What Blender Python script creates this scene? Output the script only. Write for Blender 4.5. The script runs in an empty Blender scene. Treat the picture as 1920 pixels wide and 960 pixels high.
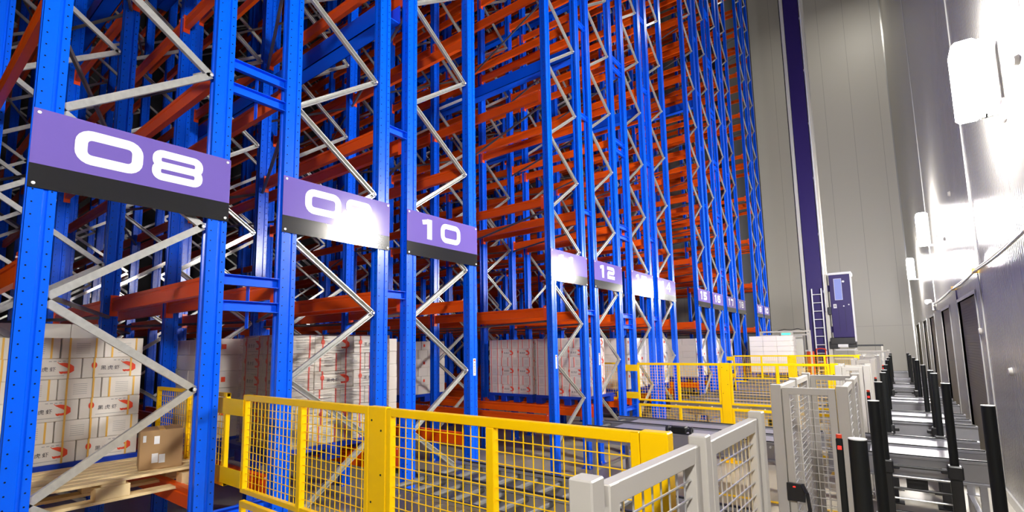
import bpy, math, random
from mathutils import Matrix, Vector, Euler
random.seed(7)
scene = bpy.context.scene
C = scene.collection
H = 1.95                       # eye height above the floor
PI = math.pi

# ------------------------------------------------------------------ camera
cam_d = bpy.data.cameras.new('camera'); cam = bpy.data.objects.new('camera', cam_d)
C.objects.link(cam); scene.camera = cam
yaw, pit, rol = math.radians(37.1785), math.radians(6.4511), math.radians(-0.995)
cy_, sy_ = math.cos(yaw), math.sin(yaw)
fw = Vector((-sy_*math.cos(pit), cy_*math.cos(pit), math.sin(pit)))
r0 = Vector((cy_, sy_, 0)); u0 = r0.cross(fw)
rr = math.cos(rol)*r0 + math.sin(rol)*u0
uu = -math.sin(rol)*r0 + math.cos(rol)*u0
cam.matrix_world = Matrix(((rr.x, uu.x, -fw.x, 0), (rr.y, uu.y, -fw.y, 0), (rr.z, uu.z, -fw.z, H), (0, 0, 0, 1)))
cam_d.sensor_fit = 'HORIZONTAL'; cam_d.sensor_width = 36
cam_d.lens = 924.7/1920*36
cam_d.shift_x = 0.0
cam_d.shift_y = (545.87-480)/1920
cam_d.clip_start = 0.05; cam_d.clip_end = 200

# ------------------------------------------------------------------ world, exposure
w = bpy.data.worlds.new('world'); scene.world = w; w.use_nodes = True
w.node_tree.nodes['Background'].inputs[0].default_value = (0.55, 0.6, 0.7, 1)
w.node_tree.nodes['Background'].inputs[1].default_value = 0.004
vs = scene.view_settings
vs.view_transform = 'Standard'; vs.look = 'None'; vs.gamma = 1; vs.use_curve_mapping = False
vs.exposure = 0.7
WALL_LAMP_EMIT = 330.0
LAMP_YS = (-1.3, 6.1, 13.9, 21.4)
BAY_LAMPS = ((.2, 25.5, 130.0),)

# ------------------------------------------------------------------ materials
def mat(name, col, rough=0.5, metal=0.0, spec=0.5, emit=None, es=0.0, noise=0.0, nscale=20.0, bump=0.0, bscale=60.0, alpha=None):
    m = bpy.data.materials.new(name); m.use_nodes = True
    nt = m.node_tree; b = nt.nodes['Principled BSDF']
    b.inputs['Base Color'].default_value = (*col, 1)
    b.inputs['Roughness'].default_value = rough
    b.inputs['Metallic'].default_value = metal
    b.inputs['Specular IOR Level'].default_value = spec
    if emit:
        b.inputs['Emission Color'].default_value = (*emit, 1); b.inputs['Emission Strength'].default_value = es
    if noise or bump:
        tc = nt.nodes.new('ShaderNodeTexCoord')
    if noise:
        n = nt.nodes.new('ShaderNodeTexNoise'); n.inputs['Scale'].default_value = nscale; n.inputs['Detail'].default_value = 5
        nt.links.new(tc.outputs['Object'], n.inputs['Vector'])
        mx = nt.nodes.new('ShaderNodeMix'); mx.data_type = 'RGBA'
        mx.inputs[6].default_value = (*[c*(1-noise) for c in col], 1)
        mx.inputs[7].default_value = (*[min(1, c*(1+noise)) for c in col], 1)
        nt.links.new(n.outputs['Fac'], mx.inputs[0]); nt.links.new(mx.outputs[2], b.inputs['Base Color'])
    if bump:
        n2 = nt.nodes.new('ShaderNodeTexNoise'); n2.inputs['Scale'].default_value = bscale
        nt.links.new(tc.outputs['Object'], n2.inputs['Vector'])
        bp = nt.nodes.new('ShaderNodeBump'); bp.inputs['Strength'].default_value = bump; bp.inputs['Distance'].default_value = 0.01
        nt.links.new(n2.outputs['Fac'], bp.inputs['Height']); nt.links.new(bp.outputs['Normal'], b.inputs['Normal'])
    return m

def math_node(nt, op, a, b=None, v=None):
    n = nt.nodes.new('ShaderNodeMath'); n.operation = op
    if hasattr(a, 'links'): nt.links.new(a, n.inputs[0])
    else: n.inputs[0].default_value = a
    if b is not None:
        if hasattr(b, 'links'): nt.links.new(b, n.inputs[1])
        else: n.inputs[1].default_value = b
    return n.outputs[0]

def post_material(name, col):
    """blue enamel with a column of punched slots, repeating every 76 mm (object space: y across, z up)"""
    m = mat(name, col, rough=0.25, spec=0.35)
    nt = m.node_tree; b = nt.nodes['Principled BSDF']
    tc = nt.nodes.new('ShaderNodeTexCoord'); sx = nt.nodes.new('ShaderNodeSeparateXYZ')
    nt.links.new(tc.outputs['Object'], sx.inputs[0])
    zz = math_node(nt, 'SUBTRACT', math_node(nt, 'FRACT', math_node(nt, 'DIVIDE', sx.outputs['Z'], 0.076)), 0.5)
    zz = math_node(nt, 'MULTIPLY', zz, 0.076)
    ms = []
    for yc in (0.022, 0.108):
        yy = math_node(nt, 'SUBTRACT', sx.outputs['Y'], yc)
        d = math_node(nt, 'SQRT', math_node(nt, 'ADD', math_node(nt, 'MULTIPLY', zz, zz), math_node(nt, 'MULTIPLY', yy, yy)))
        ms.append(math_node(nt, 'LESS_THAN', d, 0.0048))
    xx = math_node(nt, 'ABSOLUTE', math_node(nt, 'SUBTRACT', sx.outputs['X'], -0.05))
    d = math_node(nt, 'SQRT', math_node(nt, 'ADD', math_node(nt, 'MULTIPLY', zz, zz), math_node(nt, 'MULTIPLY', xx, xx)))
    side = math_node(nt, 'LESS_THAN', d, 0.0055)
    f = math_node(nt, 'MAXIMUM', math_node(nt, 'MAXIMUM', ms[0], ms[1]), side)
    mx = nt.nodes.new('ShaderNodeMix'); mx.data_type = 'RGBA'
    nt.links.new(f, mx.inputs[0]); mx.inputs[6].default_value = (*col, 1); mx.inputs[7].default_value = (0.004, 0.006, 0.02, 1)
    nt.links.new(mx.outputs[2], b.inputs['Base Color'])
    return m

MT = {}
MT['post'] = post_material('blue_enamel_punched', (0.0, 0.105, 0.88))
MT['blue'] = mat('blue_enamel', (0.0, 0.10, 0.86), rough=0.3, spec=0.3)
MT['orange'] = mat('orange_enamel', (0.86, 0.10, 0.002), rough=0.35, spec=0.3)
MT['redorange'] = mat('orange_connector', (0.88, 0.085, 0.02), rough=0.3)
MT['galv'] = mat('galvanised_steel', (0.55, 0.55, 0.52), rough=0.30, metal=0.5, noise=0.22, nscale=30)
MT['galvdark'] = mat('weathered_tie_rod', (0.18, 0.17, 0.16), rough=0.5, metal=0.5, noise=0.2)
MT['bolt'] = mat('zinc_bolt', (0.85, 0.85, 0.85), rough=0.3, metal=0.2)
MT['purple'] = mat('purple_sign_vinyl', (0.16, 0.11, 0.42), rough=0.095, spec=0.6)
MT['signblack'] = mat('black_sign_vinyl', (0.018, 0.018, 0.018), rough=0.11, spec=0.6)
MT['signwhite'] = mat('white_numeral_vinyl', (0.93, 0.93, 0.93), rough=0.3)
MT['yellow'] = mat('yellow_enamel', (1.0, 0.60, 0.0), rough=0.35, spec=0.3)
MT['grey'] = mat('light_grey_enamel', (0.53, 0.50, 0.45), rough=0.45, spec=0.3)
MT['wire'] = mat('bright_steel_wire', (0.72, 0.72, 0.72), rough=0.3, metal=0.6)
MT['black'] = mat('black_rubber', (0.010, 0.011, 0.011), rough=0.5, spec=0.25)
MT['blackmetal'] = mat('black_painted_steel', (0.02, 0.02, 0.022), rough=0.35)
MT['alu'] = mat('anodised_aluminium', (0.42, 0.42, 0.45), rough=0.30, metal=0.6, noise=0.08, nscale=8)
MT['plate'] = mat('lilac_grey_cover_plate', (0.27, 0.26, 0.29), rough=0.4, metal=0.2)
MT['roller'] = mat('zinc_roller', (0.16, 0.155, 0.15), rough=0.55, metal=0.4)
MT['purpledark'] = mat('dark_purple_enamel', (0.030, 0.018, 0.12), rough=0.45, spec=0.3)
MT['cream'] = mat('cream_enamel', (0.62, 0.60, 0.54), rough=0.4)
MT['white'] = mat('white_enamel', (0.82, 0.82, 0.82), rough=0.3)
MT['windowblue'] = mat('cab_window_pane', (0.30, 0.36, 0.75), rough=0.08, spec=0.8)
MT['red'] = mat('red_enamel', (0.75, 0.06, 0.02), rough=0.4)
MT['wood'] = mat('pine_wood', (0.88, 0.64, 0.34), rough=0.6, noise=0.25, nscale=9)
MT['carton'] = mat('white_carton', (0.76, 0.71, 0.64), rough=0.6, noise=0.06, nscale=6)
MT['palecarton'] = mat('pale_wrapped_carton', (0.84, 0.79, 0.75), rough=0.35, noise=0.05, nscale=5)
MT['brown'] = mat('brown_carton', (0.42, 0.25, 0.11), rough=0.65, noise=0.1, nscale=6)
MT['ink'] = mat('black_ink', (0.03, 0.025, 0.04), rough=0.6)
MT['greyink'] = mat('grey_ink', (0.36, 0.35, 0.34), rough=0.6)
MT['redink'] = mat('red_ink', (0.85, 0.07, 0.02), rough=0.5)
MT['strapy'] = mat('yellow_strap', (0.85, 0.50, 0.10), rough=0.35)
MT['strapr'] = mat('red_strap', (0.80, 0.13, 0.10), rough=0.35)
MT['bluepl'] = mat('blue_plastic', (0.0, 0.035, 0.40), rough=0.4)
MT['paper'] = mat('white_paper', (0.85, 0.85, 0.85), rough=0.5)
MT['lamp'] = mat('lit_lamp_lens', (1, 1, 1), emit=(1.0, 0.97, 0.93), es=WALL_LAMP_EMIT)
MT['redled'] = mat('red_led', (0.6, 0.0, 0.0), emit=(1.0, 0.03, 0.02), es=1.2)
MT['greenled'] = mat('green_led', (0.0, 0.5, 0.2), emit=(0.05, 1.0, 0.45), es=1.6)
MT['doorgrey'] = mat('dark_roller_door', (0.30, 0.27, 0.19), rough=0.85, spec=0.1)
MT['fabric'] = mat('pale_film', (0.7, 0.7, 0.68), rough=0.3)

def film_material():
    m = bpy.data.materials.new('clear_stretch_film'); m.use_nodes = True; nt = m.node_tree; nt.nodes.clear()
    out = nt.nodes.new('ShaderNodeOutputMaterial'); tr = nt.nodes.new('ShaderNodeBsdfTransparent')
    tr.inputs[0].default_value = (0.97, 0.97, 0.97, 1)
    gl = nt.nodes.new('ShaderNodeBsdfGlossy'); gl.inputs['Roughness'].default_value = 0.12
    mx = nt.nodes.new('ShaderNodeMixShader'); fr = nt.nodes.new('ShaderNodeFresnel'); fr.inputs['IOR'].default_value = 1.35
    tc = nt.nodes.new('ShaderNodeTexCoord'); mp = nt.nodes.new('ShaderNodeMapping'); mp.inputs['Scale'].default_value = (3, 3, 22)
    n = nt.nodes.new('ShaderNodeTexNoise'); n.inputs['Scale'].default_value = 2.5; n.inputs['Detail'].default_value = 4
    bp = nt.nodes.new('ShaderNodeBump'); bp.inputs['Strength'].default_value = 0.9; bp.inputs['Distance'].default_value = 0.03
    L = nt.links.new
    L(tc.outputs['Object'], mp.inputs[0]); L(mp.outputs[0], n.inputs['Vector']); L(n.outputs['Fac'], bp.inputs['Height'])
    L(bp.outputs[0], gl.inputs['Normal']); L(bp.outputs[0], fr.inputs['Normal'])
    L(fr.outputs[0], mx.inputs[0]); L(tr.outputs[0], mx.inputs[1]); L(gl.outputs[0], mx.inputs[2]); L(mx.outputs[0], out.inputs[0])
    return m
MT['film'] = film_material()

def ribbed_wall(name, col, rough, metal, freq, strength, axis, aniso=0.0, joint=1.15):
    """insulated metal panel: fine vertical ribs + panel joints, in object space"""
    m = mat(name, col, rough=rough, metal=metal); nt = m.node_tree; b = nt.nodes['Principled BSDF']; L = nt.links.new
    tc = nt.nodes.new('ShaderNodeTexCoord'); sx = nt.nodes.new('ShaderNodeSeparateXYZ'); L(tc.outputs['Object'], sx.inputs[0])
    s = math_node(nt, 'SINE', math_node(nt, 'MULTIPLY', sx.outputs[axis], freq*2*PI))
    n = nt.nodes.new('ShaderNodeTexNoise'); n.inputs['Scale'].default_value = 0.9; n.inputs['Detail'].default_value = 2
    L(tc.outputs['Object'], n.inputs['Vector'])
    fr = math_node(nt, 'ABSOLUTE', math_node(nt, 'SUBTRACT', math_node(nt, 'FRACT', math_node(nt, 'DIVIDE', sx.outputs[axis], joint)), 0.5))
    jt = math_node(nt, 'LESS_THAN', fr, 0.006)
    hgt = math_node(nt, 'SUBTRACT', math_node(nt, 'MULTIPLY', s, 0.5), math_node(nt, 'MULTIPLY', jt, 2.0))
    bp = nt.nodes.new('ShaderNodeBump'); bp.inputs['Strength'].default_value = strength; bp.inputs['Distance'].default_value = 0.002
    L(hgt, bp.inputs['Height'])
    bp2 = nt.nodes.new('ShaderNodeBump'); bp2.inputs['Strength'].default_value = 0.25; bp2.inputs['Distance'].default_value = 0.05
    L(n.outputs['Fac'], bp2.inputs['Height']); L(bp.outputs[0], bp2.inputs['Normal']); L(bp2.outputs[0], b.inputs['Normal'])
    mx = nt.nodes.new('ShaderNodeMix'); mx.data_type = 'RGBA'; L(jt, mx.inputs[0])
    mx.inputs[6].default_value = (*col, 1); mx.inputs[7].default_value = (*[c*0.55 for c in col], 1); L(mx.outputs[2], b.inputs['Base Color'])
    return m
MT['wall_r'] = ribbed_wall('steel_wall_panels', (0.44, 0.42, 0.385), 0.26, 0.42, 13.0, 0.45, 'Y')
MT['wall_b'] = ribbed_wall('cream_wall_panels', (0.60, 0.575, 0.51), 0.45, 0.0, 9.0, 0.08, 'X')
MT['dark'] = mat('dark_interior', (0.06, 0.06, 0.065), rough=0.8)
MT['floor'] = mat('beige_epoxy_floor', (0.42, 0.38, 0.30), rough=0.35, noise=0.12, nscale=1.5)
MT['trim'] = mat('pale_metal_flashing', (0.72, 0.71, 0.68), rough=0.25, metal=0.5)

# ------------------------------------------------------------------ mesh helper
class M:
    def __init__(s): s.v = []; s.f = []; s.mi = []; s.mats = []; s.cur = 0
    def m(s, key):
        if key not in s.mats: s.mats.append(key)
        s.cur = s.mats.index(key); return s
    def add(s, vs, fs):
        o = len(s.v); s.v += [tuple(p) for p in vs]
        for f in fs: s.f.append(tuple(i+o for i in f)); s.mi.append(s.cur)
        return s
    def box(s, x0, x1, y0, y1, z0, z1):
        v = [(x, y, z) for z in (z0, z1) for y in (y0, y1) for x in (x0, x1)]
        return s.add(v, [(0, 2, 3, 1), (4, 5, 7, 6), (0, 1, 5, 4), (2, 6, 7, 3), (0, 4, 6, 2), (1, 3, 7, 5)])
    def cbox(s, x0, x1, y0, y1, z0, z1, c=0.004):
        """box with chamfered edges"""
        xs, ys, zs = (x0, x1), (y0, y1), (z0, z1)
        V = []; idx = {}
        for i in (0, 1):
            for j in (0, 1):
                for k in (0, 1):
                    sx, sy, sz = (1-2*i), (1-2*j), (1-2*k)
                    x, y, z = xs[i], ys[j], zs[k]
                    for a, p in ((0, (x, y+sy*c, z+sz*c)), (1, (x+sx*c, y, z+sz*c)), (2, (x+sx*c, y+sy*c, z))):
                        idx[(i, j, k, a)] = len(V); V.append(p)
        F = []
        for i in (0, 1):
            F.append([idx[(i, j, k, 0)] for j, k in ((0, 0), (0, 1), (1, 1), (1, 0))][::(1 if i == 0 else -1)])
            F.append([idx[(j, i, k, 1)] for j, k in ((0, 0), (1, 0), (1, 1), (0, 1))][::(1 if i == 0 else -1)])
            F.append([idx[(j, k, i, 2)] for j, k in ((0, 0), (0, 1), (1, 1), (1, 0))][::(1 if i == 0 else -1)])
        for a in (0, 1):
            for b in (0, 1):
                F.append([idx[(a, b, 0, 0)], idx[(a, b, 1, 0)], idx[(a, b, 1, 1)], idx[(a, b, 0, 1)]])
                F.append([idx[(a, 0, b, 0)], idx[(a, 1, b, 0)], idx[(a, 1, b, 2)], idx[(a, 0, b, 2)]])
                F.append([idx[(0, a, b, 1)], idx[(1, a, b, 1)], idx[(1, a, b, 2)], idx[(0, a, b, 2)]])
        for i in (0, 1):
            for j in (0, 1):
                for k in (0, 1): F.append([idx[(i, j, k, 0)], idx[(i, j, k, 1)], idx[(i, j, k, 2)]])
        return s.add(V, F)
    def prism(s, prof, a0, a1, axis='z'):
        """closed 2D profile extruded along an axis"""
        n = len(prof); V = []
        for a in (a0, a1):
            for p, q in prof:
                V.append({'z': (p, q, a), 'x': (a, p, q), 'y': (p, a, q)}[axis])
        F = [(i, (i+1) % n, n+(i+1) % n, n+i) for i in range(n)] + [tuple(range(n))[::-1], tuple(range(n, 2*n))]
        return s.add(V, F)
    def cyl(s, p0, p1, r, n=10, r1=None, cap=True):
        p0, p1 = Vector(p0), Vector(p1); d = (p1-p0).normalized()
        a = Vector((0, 0, 1)) if abs(d.z) < .9 else Vector((1, 0, 0)); u = d.cross(a).normalized(); v = d.cross(u)
        r1 = r if r1 is None else r1; V = []
        for p, q in ((p0, r), (p1, r1)):
            for i in range(n):
                t = 2*PI*i/n; V.append(p+u*q*math.cos(t)+v*q*math.sin(t))
        F = [(i, (i+1) % n, n+(i+1) % n, n+i) for i in range(n)]
        if cap: F += [tuple(range(n))[::-1], tuple(range(n, 2*n))]
        return s.add(V, F)
    def tube(s, pts, r, n=6):
        for a, b in zip(pts, pts[1:]): s.cyl(a, b, r, n)
        return s
    def mesh(s, name, smooth=False):
        me = bpy.data.meshes.new(name); me.from_pydata(s.v, [], s.f)
        for k in s.mats: me.materials.append(MT[k])
        me.polygons.foreach_set('material_index', s.mi)
        me.update()
        import bmesh
        b = bmesh.new(); b.from_mesh(me); bmesh.ops.recalc_face_normals(b, faces=b.faces); b.to_mesh(me); b.free()
        if smooth:
            for p in me.polygons: p.use_smooth = True
            try: me.set_sharp_from_angle(angle=math.radians(35))
            except Exception: pass
        return me

def link(name, me, parent=None, loc=None, rot=None, label=None, sc=None):
    o = bpy.data.objects.new(name, me); C.objects.link(o)
    if parent: o.parent = parent
    if loc is not None: o.location = loc
    if rot is not None: o.rotation_euler = rot
    if sc is not None: o.scale = sc
    if label: o['label'] = label
    return o
def thing(name, label, cat, loc=(0, 0, 0), rz=0, group=None, me=None):
    o = link(name, me, None, loc, (0, 0, rz), label); o['category'] = cat
    if group: o['group'] = group
    return o
def struct(name, mm, loc=(0, 0, 0)):
    o = link(name, mm.mesh(name), None, loc); o['kind'] = 'structure'; return o
def relabel(o, label, group=None):
    o['label'] = label
    if group: o['group'] = group

# ------------------------------------------------------------------ setting
WX, YB, ZT = 1.0, 30.3, 26.0
XL, YF = -24.0, -11.0
struct('floor', M().m('floor').box(XL, 3.5, YF, YB+.2, -.2, 0))
struct('ceiling', M().m('dark').box(XL, 3.5, YF, YB+.2, ZT, ZT+.2))
struct('wall_back', M().m('wall_b').box(XL, 3.5, YB, YB+.2, 0, ZT))
struct('added_light_block', M().m('dark').box(-5.2, -5.1, 23.7, YB, 0, ZT))  # added wall that blocks lamp light; its dark colour stands in for shade
struct('wall_left', M().m('dark').box(XL-.2, XL, YF, YB, 0, ZT))
struct('wall_front', M().m('dark').box(XL, 3.5, YF-.2, YF, 0, ZT))
OPEN = ((9.30, 11.50), (13.0, 14.9), (17.2, 19.1), (20.6, 22.6), (25.4, 28.3))
DTOP = H+.63
wm = M().m('wall_r'); y = YF
for a, b in OPEN:
    wm.box(WX, WX+.15, y, a, 0, ZT); wm.box(WX, WX+.15, a, b, DTOP, ZT); y = b
wm.box(WX, WX+.15, y, YB, 0, ZT)
struct('wall_right', wm)
dark_back = M().m('dark').box(2.6, 2.7, YF, YB, 0, ZT)
struct('wall_beyond', dark_back)
for i, (a, b) in enumerate(OPEN):
    d = M().m('doorgrey')
    n = 60
    for k in range(n):                       # roller-door slats
        z0 = k*DTOP/n; d.box(WX+.03, WX+.06, a, b, z0, z0+DTOP/n-.0015)
    o = struct('door_%d' % (i+1), d)
    f = M().m('trim')
    f.box(WX-.012, WX+.03, a-.05, a, 0, DTOP+.05).box(WX-.012, WX+.03, b, b+.05, 0, DTOP+.05).box(WX-.012, WX+.03, a, b, DTOP, DTOP+.05)
    link('door_frame', f.mesh('door_frame'), o)
struct('baseboard_right', M().m('trim').box(WX-.02, WX, YF, 9.2, 0, .12))
struct('baseboard_back', M().m('trim').box(-3.0, WX, YB-.06, YB, 0, .22))
struct('trim_1', M().m('trim').box(WX-.05, WX, YB-.05, YB, .2, ZT))
struct('trim_2', M().m('trim').box(WX-.012, WX, 8.74, 8.80, 0, ZT))
struct('trim_3', M().m('trim').box(WX-.012, WX, 16.2, 16.26, DTOP+.05, ZT))
struct('trim_4', M().m('grey').box(-5.1, WX-.05, YB-.012, YB, H+.70, H+.73))
struct('trim_5', M().m('yellow').box(-2.6, .6, 6.9, 6.98, 0, .004))
struct('trim_6', M().m('yellow').box(-2.6, -.2, 4.75, 4.83, 0, .004))

# ------------------------------------------------------------------ lamps
def wall_lamp(y, label, visible):
    t = thing('wall_lamp', label, 'lamp', (WX, y, H+2.05), 0, 'wall lamps' if visible else None)
    if not visible: t.scale = (1, .68, .78)        # a smaller unit of the same kind
    link('bracket', M().m('white').box(-.16, 0, -.02, .02, -.03, .0).box(-.02, 0, -.06, .06, -.10, .10).mesh('bracket'), t)
    link('housing', M().m('white').cbox(-.14, -.115, -.13, .13, 0.02, .68, .01).box(-.13, -.115, -.02, .02, -.03, .03).mesh('housing'), t)
    link('lens', M().m('lamp').cbox(-.32, -.142, -.16, .16, .0, .70, .03).mesh('lens'), t, label='glowing white lens')
for y in LAMP_YS:
    wall_lamp(y, {6.1: 'brightest bracket lamp on the steel wall, top right corner', 13.9: 'glaring bracket lamp on the steel wall, middle one of three',
                  21.4: 'farthest and smallest bracket lamp on the steel wall'}.get(y, 'bracket lamp on the steel wall just behind the camera'), y > 0)
for x, y, pw in BAY_LAMPS:
    t = thing('high_bay_lamp', 'round high bay lamp hanging under the ceiling over the service lane', 'lamp', (x, y, 20.0), 0, 'high bay lamps above the lane')
    link('shade', M().m('white').cyl((0, 0, 0), (0, 0, .3), .32, 20, .12).mesh('shade', True), t)
    link('hanger', M().m('blackmetal').cyl((0, 0, .3), (0, 0, ZT-20.0), .015, 8).mesh('hanger'), t)
    l = bpy.data.lights.new('high_bay_light', 'AREA'); l.shape = 'DISK'; l.size = .6; l.energy = pw; l.color = (1, .96, .88)
    lo = bpy.data.objects.new('high_bay_light', l); C.objects.link(lo); lo.parent = t; lo.location = (0, 0, -.02)

# ------------------------------------------------------------------ racks
X0 = -3.946; BL = 2.5; NB = 6; PW = .13; PD = .10
RT = 18.4
ROWS = {'08': (.52, 1.62), '09': (2.05, 3.15), '10': (3.39, 4.49), '11': (6.18, 7.28), '12': (7.55, 8.65), '13': (9.10, 10.2),
        '14': (10.49, 11.6), '15': (13.36, 14.46), '16': (14.73, 15.83), '17': (16.30, 17.4), '18': (17.71, 18.81), '19': (20.74, 21.84), '20': (22.09, 23.2)}
LEVELS = [H-1.01 + k*1.7275 for k in range(10)]
LEVELS[1] = H+.58
for k in range(2, 10): LEVELS[k] = H+2.29+(k-2)*1.73
# post: front (x=0) towards the lane, body to -x, y 0..PW, with a stepped face and side lips
pp = [(0, 0), (0, .068), (-.009, .074), (-.009, .086), (0, .092), (0, PW), (-.03, PW), (-.036, PW-.012), (-.07, PW-.012), (-.076, PW), (-PD, PW),
      (-PD, PW-.02), (-PD+.03, PW-.03), (-PD+.03, .03), (-PD, .02), (-PD, 0), (-.076, 0), (-.07, .012), (-.036, .012), (-.03, 0)]
me_post = M().m('post').prism(pp, 0, RT).mesh('post')
me_base = M().m('blue').box(-PD-.03, .03, -.02, PW+.02, 0, .012).m('bolt').cyl((.015, -.005, .01), (.015, -.005, .05), .009, 8).cyl((.015, PW+.005, .01), (.015, PW+.005, .05), .009, 8).mesh('base_plate')
DY = 1.10-.11-.15; DZ = .5935; BLn = math.hypot(DY, DZ)
def brace_mesh(open_):
    w_, d_, t_ = .048, .032, .004
    m = M().m('galv')
    h = w_/2
    if open_:   # channel opening towards the lane
        prof = [(0, -h), (0, -h+t_*2.2), (-d_+t_, -h+t_*2.2), (-d_+t_, h-t_*2.2), (0, h-t_*2.2), (0, h), (-d_, h), (-d_, -h)]
    else:
        prof = [(0, -h), (0, h), (-d_, h), (-d_, h-t_), (-t_, h-t_), (-t_, -h+t_), (-d_, -h+t_), (-d_, -h)]
    # extruded along local y : profile (x,z)
    m.prism([(p, q) for p, q in prof], .0, BLn, 'y')
    m.m('bolt').cyl((0, .0, 0), (.012, .0, 0), .012, 8).cyl((0, BLn, 0), (.012, BLn, 0), .012, 8)
    return m.mesh('brace')
me_br = {True: brace_mesh(True), False: brace_mesh(False)}
me_beam = M().m('orange').prism([(0, 0), (.05, 0), (.05, -.14), (.0, -.14), (0, -.05), (.008, -.045), (.008, -.03), (0, -.025)], 0, BL-PD, 'x').mesh('beam')
me_conn = M().m('redorange').box(0, .004, -.012, .058, -.19, .03).box(-.05, .0, -.012, -.008, -.19, .03).m('bolt').cyl((-.02, -.012, .0), (-.02, -.018, .0), .007, 6).mesh('connector')
ang = math.atan2(DZ, DY)
NBR = int((RT-.5)/DZ)
for ri, (num, (y0, y1)) in enumerate(ROWS.items()):
    t = thing('pallet_rack', 'tall blue and orange pallet rack row behind the purple sign numbered %s' % num, 'rack', (X0, y0, 0), 0, 'pallet rack rows')
    W = y1-y0; openb = num not in ('08',)
    phase = ri % 2
    zbase = (H+.331-1.187*2) if phase == 0 else (H-.242-1.187)    # a node on the left post
    sy = W/1.10
    deep = M(); deepbeam = M()
    for k in range(NB+1):
        fx = -BL*k
        for yy in (0, W-PW):
            p = link('post', me_post, t, (fx, yy, 0))
            if k < 2: link('base_plate', me_base, p)
        ph = phase if k == 0 else (phase+k) % 2
        n = 0
        for j in range(-2, NBR):
            zl = zbase + j*DZ
            if zl < .1 or zl+DZ > RT: continue
            up = (j % 2 == 0)      # from left node up to the right node; else the right node is lower
            if (j % 2 == 0): a = (fx-.03, .11, zl); rot = (ang, 0, 0)
            else: a = (fx-.03, .11, zl+DZ); rot = (-ang, 0, 0)
            if k < 3: link('brace', me_br[openb], t, a, rot, sc=(1, sy, 1))
            else:
                deep.m('galv')
                za, zb = (zl, zl+DZ) if j % 2 == 0 else (zl+DZ, zl)
                dd = .028
                deep.add([(a[0], .11, za-dd), (a[0], .11, za+dd), (a[0], W-.15, zb+dd), (a[0], W-.15, zb-dd),
                          (a[0]-.03, .11, za-dd), (a[0]-.03, .11, za+dd), (a[0]-.03, W-.15, zb+dd), (a[0]-.03, W-.15, zb-dd)],
                         [(0, 1, 2, 3), (7, 6, 5, 4), (0, 3, 7, 4), (1, 5, 6, 2), (0, 4, 5, 1), (3, 2, 6, 7)])
    o = link('brace', deep.mesh('brace_deep'), t); o['kind'] = 'stuff'; o['label'] = 'galvanised zigzag bracing deep inside the rack'
    for k in range(NB):
        fx = -BL*(k+1)
        for z in LEVELS:
            for yy in (.012, W-.062):
                if k < 4:
                    b = link('beam', me_beam, t, (fx, yy, z))
                    link('connector', me_conn, b, (BL-PD-.004, 0, 0))
                    if k < 2: link('connector', me_conn, b, (.004, 0, 0), (0, 0, 0))
                else:
                    deepbeam.m('orange').box(fx, fx+BL-PD, yy, yy+.05, z-.14, z)
    o = link('beam', deepbeam.mesh('beam_deep'), t); o['kind'] = 'stuff'; o['label'] = 'orange beams deep inside the rack'
    # plan bracing (dark angles) at every second level
    for lv in (1, 2, 3, 4, 6, 8):
        for k in range(3):
            z = LEVELS[lv]-.20; xa, xb = -BL*k-.1, -BL*(k+1)
            ya, yb = (.08, W-.08) if k % 2 == 0 else (W-.08, .08)
            link('plan_brace', M().m('galvdark').cyl((xa, ya, z), (xb, yb, z), .018, 6).mesh('plan_brace'), t)
    if num in ('10', '12', '11', '15', '16'):
        # pierced bar code label stuck on the post
        lx = M().m('paper').box(.001, .003, .055, .1, 1.62, 1.82).m('redink').box(.0031, .0034, .062, .093, 1.79, 1.81).m('ink')
        for q in range(7): lx.box(.0031, .0034, .065, .09, 1.65+q*.018, 1.657+q*.018)
        link('rack_label', lx.mesh('rack_label'), t, (0, W-PW if num in ('10',) else 0, 0), label='white bar code label')

# row spacers across the gaps between back to back rows
names = list(ROWS)
def spacer(a, b, wide):
    ya, yb = ROWS[a][1], ROWS[b][0]; g = yb-ya
    for z in [H+.58+k*1.73 for k in range(-1 if wide else 0, 9)]:
        m = M().m('blue')
        def ch(zz):
            m.box(-.045, -.04, -.0, g, zz-.08, zz); m.box(-.045, .0, 0, g, zz-.005, zz); m.box(-.045, .0, 0, g, zz-.08, zz-.075)
        ch(0.01)
        if wide:
            ch(-.19)
            m.box(-.10, -.05, g/2-.002, g/2+.002, -.40, -.0)
        o = thing('row_spacer', 'blue steel row spacer between racks %s and %s%s' % (a, b, ', at %s' % ('sign height' if False else 'the %s beam level up' % ['lowest', 'first','second','third','fourth','fifth','sixth','seventh','eighth','ninth'][int(round((z-H-.58)/1.73))+1])),
                  'spacer', (X0-.01, ya, z), 0, 'row spacers between racks', m.mesh('row_spacer'))
for a, b in (('08', '09'), ('12', '13'), ('16', '17')): spacer(a, b, True)
for a, b in (('09', '10'), ('11', '12'), ('13', '14'), ('15', '16'), ('17', '18'), ('19', '20')): spacer(a, b, False)
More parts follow.
